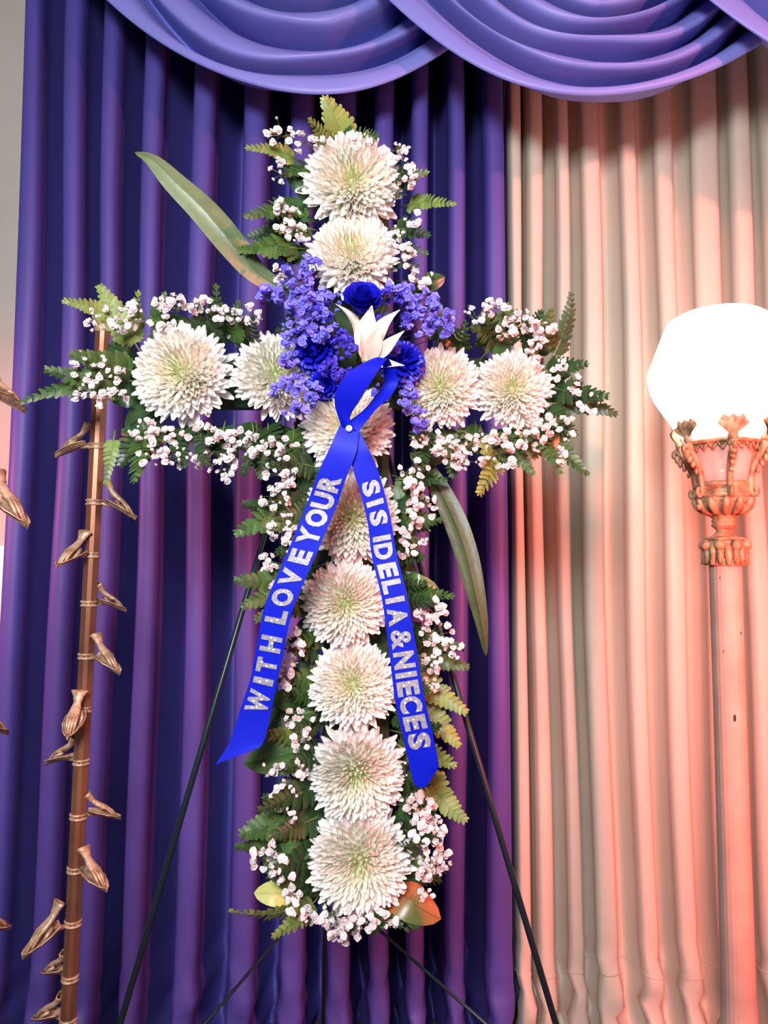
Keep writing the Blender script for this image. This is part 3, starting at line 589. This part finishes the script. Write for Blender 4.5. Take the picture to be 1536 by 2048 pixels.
# ------------------------------------------------------------------ ribbon
rib = empty('memorial_ribbon', P(700, 860, 1.11)); tag(rib, 'royal blue satin ribbon with one loop and two silver-lettered tails', 'ribbon')
RL = Vector(rib.location)
def strip(name, stations, nacross=6, sub=6, mat=M_ribbon, twist=0.0):
    """stations: (ax, ay, bx, by, Y_a, Y_b): both edges of the ribbon along its run"""
    c = catmull(stations, sub); rows = []
    for (ax, ay, bx, by, ya, yb) in c:
        a = P(ax, ay, ya); b = P(bx, by, yb); rows.append([a.lerp(b, j / nacross) - RL for j in range(nacross + 1)])
    back = [[q + Vector((0, 0.0005, 0)) for q in r] for r in rows]
    mb = MB().grid(rows).grid(back)
    return mb.build(name, mat, rib), rows
strip('loop', [(684, 856, 716, 866, 1.098, 1.098), (670, 812, 700, 836, 1.075, 1.092), (673, 780, 720, 800, 1.065, 1.085), (691, 750, 742, 764, 1.068, 1.082), (722, 728, 762, 734, 1.078, 1.085), (757, 714, 776, 718, 1.092, 1.10),
               (764, 727, 786, 735, 1.115, 1.12), (768, 762, 796, 763, 1.135, 1.13), (748, 795, 781, 793, 1.135, 1.128), (727, 820, 755, 816, 1.12, 1.115), (704, 838, 733, 843, 1.108, 1.106), (685, 852, 716, 866, 1.102, 1.102)])
tl_st = [(680, 850, 718, 862, 1.098, 1.098), (662, 890, 712, 906, 1.094, 1.094), (636, 946, 690, 962, 1.10, 1.10), (616, 1002, 672, 1016, 1.108, 1.108), (572, 1111, 626, 1124, 1.115, 1.112), (530, 1210, 585, 1222, 1.12, 1.116), (512, 1300, 566, 1310, 1.126, 1.122), (500, 1360, 552, 1372, 1.13, 1.124), (480, 1420, 540, 1436, 1.13, 1.126), (460, 1482, 526, 1486, 1.128, 1.124), (431, 1529, 512, 1498, 1.125, 1.122)]
tr_st = [(684, 848, 716, 856, 1.104, 1.104), (694, 890, 736, 896, 1.101, 1.101), (706, 940, 752, 930, 1.104, 1.104), (722, 990, 766, 974, 1.108, 1.108), (736, 1050, 782, 1040, 1.112, 1.112), (744, 1115, 793, 1106, 1.116, 1.114), (764, 1200, 814, 1190, 1.116, 1.114), (778, 1300, 832, 1292, 1.118, 1.116), (790, 1400, 848, 1390, 1.118, 1.116), (808, 1480, 866, 1470, 1.12, 1.118), (820, 1535, 877, 1526, 1.122, 1.12), (830, 1570, 874, 1540, 1.124, 1.122), (850, 1576, 856, 1568, 1.125, 1.124)]
tail_l, rows_l = strip('tail', tl_st, 8, 8); tail_r, rows_r = strip('tail', tr_st, 8, 8)
tag(tail_l, 'ribbon tail lettered upward'); tag(tail_r, 'ribbon tail lettered downward')
def surf(rows):
    """map (pixel height on the photo-like run, across 0..1) -> point; built from arc length in metres"""
    cen = [r[len(r) // 2] for r in rows]; s = [0.0]
    for i in range(1, len(cen)): s.append(s[-1] + (cen[i] - cen[i - 1]).length)
    def at(d, v):
        d = max(0, min(d, s[-1] - 1e-5)); i = max(j for j in range(len(s)) if s[j] <= d); i = min(i, len(s) - 2)
        f = (d - s[i]) / (s[i + 1] - s[i]); a = rows[i][0].lerp(rows[i][-1], v); b = rows[i + 1][0].lerp(rows[i + 1][-1], v)
        return a.lerp(b, f)
    def find(py):
        def ypx(p): q = p + RL - CAM; return 1024 - F * q.dot(UP) / q.dot(FW)
        return min((abs(ypx(at(s[-1] * k / 800, 0.5)) - py), s[-1] * k / 800) for k in range(801))[1]
    return at, find
GLYPH = {}
def glyph(ch):
    if ch not in GLYPH:
        cu = bpy.data.curves.new('letter_curve', 'FONT'); cu.body = ch; cu.offset = 0.052 if ch not in '&' else 0.03; cu.resolution_u = 3
        ob = bpy.data.objects.new('letter_curve', cu); COL.objects.link(ob); bpy.context.view_layer.update()
        me = bpy.data.meshes.new_from_object(ob.evaluated_get(bpy.context.evaluated_depsgraph_get()))
        v = [w.co.copy() for w in me.vertices]; f = [tuple(p.vertices) for p in me.polygons]
        bpy.data.objects.remove(ob); bpy.data.curves.remove(cu); bpy.data.meshes.remove(me)
        x0, x1 = min(p.x for p in v), max(p.x for p in v); y0, y1 = min(p.y for p in v), max(p.y for p in v)
        GLYPH[ch] = ([((p.x - x0) / (x1 - x0) - 0.5, (p.y - y0) / (y1 - y0)) for p in v], f)
    return GLYPH[ch]
px_m = 1.11 / F
def letters(tail, rows, seq, up):
    at, find = surf(rows); gems = MB(); rr = random.Random(5)
    for ch, py, wpx in seq:
        gv, gf = glyph(ch); d0 = find(py); w = 1.07 * wpx * px_m; vv = []
        bm_v = []
        def pos(x, y, lift):
            if up: d, v = d0 - x * w, 0.88 - 0.76 * y         # reads upward, letter tops towards the first edge
            else: d, v = d0 + x * w, 0.12 + 0.76 * y
            p = at(d, v); return p + Vector((0, -lift, 0))
        front = [pos(x, y, 0.0016) for x, y in gv]; back = [pos(x, y, 0.0003) for x, y in gv]; n = len(front)
        edges = {}
        for q in gf:
            for a, b in zip(q, q[1:] + q[:1]): edges[(a, b)] = 1
        faces = list(gf) + [(a, b, b + n, a + n) for (a, b) in edges if (b, a) not in edges]
        lo = mesh('letter', front + back, faces, M_glit, smooth=False); obj('letter', lo, tail)
        cand = []
        for q in gf:
            c = (sum(gv[i][0] for i in q) / len(q), sum(gv[i][1] for i in q) / len(q)); cand.append(c)
        rr.shuffle(cand); used = []
        for c in cand:
            if abs(c[1] - 0.5) > 0.3: continue
            if all(math.hypot((c[0] - e[0]) * wpx, (c[1] - e[1]) * 38) > 6.5 for e in used): used.append(c)
            if len(used) >= 6: break
        for c in used:
            p = pos(c[0], c[1], 0.0014); g = 0.0019; gems.add([p + Vector((g * math.cos(6.283 * k / 8), 0, g * math.sin(6.283 * k / 8))) for k in range(8)] + [p + Vector((0.55 * g * math.cos(6.283 * k / 8 + .4), -0.0013, 0.55 * g * math.sin(6.283 * k / 8 + .4))) for k in range(8)],
                [(k, (k + 1) % 8, 8 + (k + 1) % 8, 8 + k) for k in range(8)] + [tuple(range(15, 7, -1))])
    tag(gems.build('rhinestones', M_gem, tail, smooth=False), 'tiny clear rhinestones set into the letters', kind='stuff')
letters(tail_l, rows_l, [('W', 1402, 42), ('I', 1362, 12), ('T', 1331, 28), ('H', 1288, 30), ('L', 1233, 26), ('O', 1195, 34), ('V', 1155, 34), ('E', 1113, 27), ('Y', 1072, 34), ('O', 1036, 34), ('U', 1002, 31), ('R', 967, 31)], True)
letters(tail_r, rows_r, [('S', 977, 28), ('I', 1006, 10), ('S', 1036, 28), ('I', 1077, 10), ('D', 1103, 30), ('E', 1141, 27), ('L', 1173, 25), ('I', 1200, 10), ('A', 1233, 33), ('&', 1279, 36), ('N', 1320, 31), ('I', 1350, 10), ('E', 1377, 27), ('C', 1409, 31), ('E', 1445, 27), ('S', 1482, 30)], False)
pin = MB().lathe([(0.0052, 0.0), (0.0050, 0.0012), (0.0030, 0.0032), (0.0001, 0.0034)], 10).xform(Matrix.Rotation(rad(90), 4, 'X')).xform(Matrix.Translation(P(698, 857, 1.094) - RL)).build('crystal_pin', M_gem, rib, smooth=False)
# ------------------------------------------------------------------ flower-clip stands
def clip_meshes():
    """clip pointing along +X from the post: band, sprung plate and sculpted hand"""
    plate = MB(); rows = []
    for i in range(11):
        t = i / 10; x = 0.018 + 0.062 * t; w = 0.0165 * (math.sin(math.pi * (0.12 + 0.86 * t)) ** 0.75) + 0.0012; z = 0.004 - 0.020 * t ** 1.2
        sc = 1 + 0.05 * math.sin(i * 2.4)
        rows.append([(x, w * s * sc, z + 0.006 * s * s) for s in (-1, -0.6, 0, 0.6, 1)])
    plate.grid(rows); plate.grid([[Vector(q) + Vector((0, 0, -0.0022)) for q in r] for r in rows])
    edge = lambda k: [Vector(r[k]) for r in rows]
    plate.tube(edge(0), 0.0013, 4); plate.tube(edge(4), 0.0013, 4)
    plate.tube([(0.008, 0, 0.0), (0.016, 0, 0.001), (0.03, 0, 0.0)], 0.0034, 6)
    hand = MB()
    for k, (yy, ln, dz) in enumerate(((-0.0075, 0.020, 0), (-0.0025, 0.025, 0.001), (0.0025, 0.024, 0.001), (0.0072, 0.019, 0))):
        hand.tube([(0.040, yy * 0.9, 0.014), (0.050, yy, 0.0120 + dz), (0.050 + ln * 0.5, yy * 0.95, 0.0025 + dz), (0.050 + ln, yy * 0.75, -0.0095)], [0.0034, 0.0034, 0.0029, 0.0018], 6)
    hand.tube([(0.034, 0.009, 0.013), (0.044, 0.0135, 0.007), (0.055, 0.0125, -0.002)], [0.0036, 0.0032, 0.002], 6)
    rows = []
    for i, (x, z, w, h) in enumerate(((0.053, 0.0105, 0.0085, 0.003), (0.045, 0.0145, 0.0105, 0.0048), (0.036, 0.019, 0.0095, 0.0052), (0.029, 0.0245, 0.0072, 0.005), (0.024, 0.030, 0.0070, 0.0048))):
        rows.append([(x + 0.7 * h * math.sin(a), w * math.cos(a), z + 0.7 * h * math.sin(a)) for a in [6.283 * j / 10 for j in range(10)]])
    hand.grid(rows, True)
    cuff = MB(); rows = []
    for i, (q, w, h) in enumerate(((0, 0.0080, 0.0058), (0.006, 0.0088, 0.0062), (0.010, 0.0110, 0.0072), (0.017, 0.0150, 0.0080), (0.0175, 0.0135, 0.0062), (0.010, 0.009, 0.005))):
        cx, cz = 0.025 - q * 0.62, 0.029 + q * 0.80
        rows.append([(cx + 0.75 * h * (1 + (0.12 * math.cos(4 * a) if i >= 3 else 0)) * math.sin(a), w * (1 + (0.10 * math.cos(5 * a) if i >= 3 else 0)) * math.cos(a), cz + 0.6 * h * math.sin(a)) for a in [6.283 * j / 20 for j in range(20)]])
    cuff.grid(rows, True)
    band = MB()
    for z in (-0.0035, 0.0035):
        band.tube([(0.0135 * math.cos(6.2832 * k / 16), 0.0135 * math.sin(6.2832 * k / 16), z) for k in range(17)], 0.0023, 6, False)
    band.lathe([(0.0126, -0.004), (0.0132, -0.002), (0.0132, 0.002), (0.0126, 0.004)], 16)
    return band.mesh('clip_band', M_brass), plate.mesh('clip_plate', M_brass), hand.mesh('clip_hand', M_brass), cuff.mesh('clip_cuff', M_brass)
CB, CP, CH, CC = clip_meshes()
def clip_stand(top_px, bot_px, Y, clips, label, sc):
    a = P(*top_px, Y); b = P(*bot_px, Y); t = (0.012 - a.z) / (b.z - a.z); foot = a + (b - a) * t; ax = (a - foot).normalized()
    o = empty('flower_clip_stand', (foot.x, foot.y, 0)); tag(o, label, 'clip stand', 'flower clip stands')
    post = MB(); A = a - o.location; B = foot - o.location; r = 0.0118
    sec = [(-r, -r * .55), (-r * .55, -r), (r * .55, -r), (r, -r * .55), (r, r * .55), (r * .55, r), (-r * .55, r), (-r, r * .55)]
    rot = Matrix.Rotation(rad(-28), 2); sec = [tuple(rot @ Vector(q)) for q in sec]
    post.grid([[B + Vector((x, y, 0)) for x, y in sec], [A + Vector((x, y, 0)) for x, y in sec]], True); post.f.append(tuple(range(8, 16)))
    post.build('post', M_bronze, o, smooth=False)
    MB().lathe([(0.001, 0.03), (0.02, 0.03), (0.026, 0.02), (0.075, 0.012), (0.082, 0.004), (0.082, 0.0)], 24).build('base', M_bronze, o)
    MB().lathe([(0.013, -0.01), (0.017, -0.004), (0.013, 0.004), (0.017, 0.014), (0.001, 0.03)], 14).xform(Matrix.Translation(A)).build('finial', M_brass, o)
    for py, az, pitch, s in clips:
        q = P(0, py, Y); k = (q.z - foot.z) / (a.z - foot.z); c = foot + (a - foot) * k - o.location
        M = Matrix.Translation(c) @ Vector((0, 0, 1)).rotation_difference(ax).to_matrix().to_4x4() @ Matrix.Rotation(rad(az), 4, 'Z')
        bd = obj('clip_band', CB, o, M)
        T = Matrix.Translation((0, 0, 0)) @ Matrix.Rotation(rad(pitch), 4, 'Y') @ Matrix.Scale(s, 4)
        obj('clip_plate', CP, bd, T); obj('clip_hand', CH, bd, T); obj('clip_cuff', CC, bd, T)
    return o
clip_stand((206, 655), (136, 2048), 1.38, [(893, 176, 4, 1.0), (1005, 8, 10, 1.0), (1110, 246, 5, 1.0), (1207, 35, 2, 0.85), (1312, -22, 8, 1.0), (1418, 272, 16, 1.0), (1523, 160, -2, 1.0), (1632, 20, -2, 0.9), (1738, -28, 4, 1.0), (1845, 222, 12, 1.1), (1955, 150, 0, 0.95), (2042, 160, 0, 1.0)],
           'slim copper post with brass hand clips standing in front of the blue curtain', 1.0)
clip_stand((-30, 600), (-66, 2048), 1.22, [(790, 62, 0, 1.0), (1000, -14, 16, 1.25), (1150, 200, 0, 1.0), (1330, 170, 0, 1.0), (1470, 74, 0, 0.9), (1620, -66, 4, 1.05), (1880, 66, 0, 0.95)],
           'clip stand almost out of view, only clip tips showing beside the wall edge', 1.0)

# ------------------------------------------------------------------ torchiere lamp
LY = 1.52; k_ = LY / F
la = P(1464, 880, LY); lb = P(1461, 2048, LY)
lamp = empty('torchiere_lamp', (P(1462, 1500, LY).x, LY, 0)); tag(lamp, 'tall cream torchiere floor lamp with glowing white globe before the white curtain', 'floor lamp')
def lz(py): return P(1463, py, LY).z
def lat(name, prof, mat, n=40, mod=None, smooth=True):
    return MB().lathe([(r * k_, lz(y)) for r, y in prof], n, mod).build(name, mat, lamp, smooth)
lat('globe_shade', catmull([(1, 628), (40, 627), (72, 631), (98, 646), (112, 676), (124, 706), (137, 738), (138, 752), (130, 786), (108, 824), (84, 858), (66, 888), (60, 891), (30, 891), (1, 891)], 4), M_globe, 48)
lat('shade_holder', [(1, 893), (40, 893), (66, 890), (66, 897), (40, 899), (1, 899)], M_lampmetal)
lat('gallery_ring', [(66, 886), (71, 884), (73, 888), (71, 893), (66, 893), (66, 886)], M_lampmetal)
gm = MB()
for j in range(24):                                     # pierced fringe hanging from the ring
    for s in (0, 1):
        a0, a1 = 6.2832 * (j + 0.5 * s) / 24, 6.2832 * (j + 0.5 + 0.5 * s) / 24; r0, r1 = 69 * k_, 66 * k_; za, zb = (lz(892), lz(906)) if s == 0 else (lz(906), lz(892))
        gm.tube([(r0 * math.cos(a0), r0 * math.sin(a0), za), (r1 * math.cos(a1), r1 * math.sin(a1), zb)], 0.0022, 4)
gm.build('pierced_fringe', M_lampmetal, lamp)
lat('glass_cup', [(62, 898), (58, 915), (53, 940), (49, 968), (45, 968), (50, 938), (58, 900)], M_lampglass)
arm_pts = [(44, 1000), (52, 996), (60, 986), (57, 976), (52, 980), (54, 970), (58, 945), (66, 918), (80, 898), (90, 888), (94, 896), (88, 904)]
arm_pts = [(60, 978), (64, 986), (58, 993), (52, 984), (53, 962), (58, 938), (68, 918), (82, 902), (92, 896), (95, 905), (88, 910)]
for j in range(6):
    a = rad(-100 + 60 * j); M = Matrix.Rotation(a, 4, 'Z')
    cc = catmull(arm_pts, 3)
    arm = MB().tube([(r * k_, 0, lz(y)) for r, y in cc], [0.0042 + 0.0025 * math.sin(3.14 * i / (len(cc) - 1)) for i in range(len(cc))], 7)
    for (r, y, s) in ((88, 912, 0.008), (82, 922, 0.007), (74, 932, 0.006), (66, 946, 0.005)): arm.ball((r * k_, 0, lz(y)), s, 7, 5, (0.8, 1.0, 1.2))
    ao = arm.xform(M).build('bracket_arm', M_lampmetal, lamp)
    sh = MB(); rows = []
    for i in range(7):
        t = i / 6; row = []
        for q in range(17):
            th = rad(-54 + 108 * q / 16); fl = 1 + 0.03 * math.cos(q * math.pi * 0.5) - 0.12 * (abs(q - 8) / 8) ** 3
            row.append(((82 + 10 * math.sin(t * 2.2)) * k_ + 0.0022 * math.cos(q * math.pi * 0.5) * t, 40 * k_ * t * math.sin(th) * fl, lz(886) + 46 * k_ * t * math.cos(th) * fl))
        rows.append(row)
    sh.grid(rows); sh.grid([[Vector(p) + Vector((-0.004, 0, 0)) for p in r] for r in rows]); sh.ball((84 * k_, 0, lz(884)), 0.009, 8, 6, (0.8, 1.2, 1)); sh.tube([(86 * k_, 0, lz(876)), (82 * k_, 0, lz(895)), (74 * k_, 0, lz(912)), (62 * k_, 0, lz(940))], [0.006, 0.007, 0.006, 0.004], 6)
    sh.xform(M).build('shell', M_lampmetal, ao)
lat('cup_band', [(45, 966), (52, 966), (54, 972), (49, 978), (49, 986), (53, 992), (50, 998), (46, 998)], M_lampmetal)
lat('leaf_bowl', catmull([(48, 996), (49, 1002), (44, 1012), (35, 1022), (25, 1029), (21, 1032)], 3), M_lampmetal, 72, lambda a, i: 1 + 0.07 * abs(math.sin(a * 6)) + 0.03 * math.cos(a * 24))
for j in range(12):
    a = 6.2832 * j / 12 + 0.2; MB().tube([((r + 2.5) * k_ * math.cos(a), (r + 2.5) * k_ * math.sin(a), lz(y)) for r, y in ((24, 1030), (36, 1023), (46, 1012), (51, 1002), (54, 998))], [0.003, 0.007, 0.009, 0.007, 0.003], 6).build('acanthus_leaf', M_lampmetal, lamp)
lat('neck_rings', catmull([(21, 1030), (25, 1034), (21, 1038), (24, 1042), (21, 1046), (24, 1050), (22, 1054), (15, 1060)], 4), M_lampmetal)
lat('neck_flare', catmull([(15, 1058), (16, 1064), (24, 1072), (38, 1076), (39, 1080), (34, 1082)], 3), M_lampmetal)
lat('capital', catmull([(34, 1078), (37, 1086), (36, 1096), (33, 1108), (34, 1122), (37, 1130), (31, 1131)], 3), M_lampmetal, 72, lambda a, i: 1 + 0.03 * math.cos(a * 18))
for j in range(8):
    a = 6.2832 * j / 8 + 0.15; c, s = math.cos(a), math.sin(a)
    MB().ball((39 * k_ * c, 39 * k_ * s, lz(1090)), 0.0115, 10, 7).tube([(38 * k_ * c, 38 * k_ * s, lz(1098)), (37 * k_ * c, 37 * k_ * s, lz(1112)), (40 * k_ * c, 40 * k_ * s, lz(1128))], [0.006, 0.0075, 0.004], 6).build('volute', M_lampmetal, lamp)
    a += 0.39; c, s = math.cos(a), math.sin(a)
    MB().tube([(35 * k_ * c, 35 * k_ * s, lz(1088)), (36 * k_ * c, 36 * k_ * s, lz(1108)), (39 * k_ * c, 39 * k_ * s, lz(1130))], [0.006, 0.008, 0.005], 6).build('leaf', M_lampmetal, lamp)
lat('shaft', [(30, 1128), (29.5, 1400), (30, 1700), (31, 1980), (33, 2040), (36, 2050)], M_lampcol, 96, lambda a, i: 1 + 0.014 * abs(math.sin(a * 12)))
MB().lathe([(31 * k_, lz(2048)), (40 * k_, lz(2056)), (0.05, 0.0 + max(0.03, lz(2060) - 0.03)), (0.12, 0.028), (0.14, 0.012), (0.14, 0.0)], 40).build('base', M_lampmetal, lamp)
for (dx, py, w, h) in ((14, 1264, 2, 4), (-4, 1430, 3, 8), (-18, 1820, 1.5, 4), (-17, 1834, 1.5, 3), (-19, 1300, 1, 3), (-20, 1155, 2, 2)):
    an = math.asin(dx / 30); MB().ball((29.9 * k_ * math.sin(an), -29.9 * k_ * math.cos(an), lz(py)), 0.001, 6, 4, (w, 0.6, h)).build('paint_chip', M_speck, lamp)
ks = MB().tube([(-40 * k_, -0.012, lz(1014)), (-56 * k_, -0.02, lz(1016))], 0.0028, 6).ball((-58 * k_, -0.021, lz(1016)), 0.006, 8, 6); ks.build('switch_key', M_lampmetal, lamp)

finish_labels()
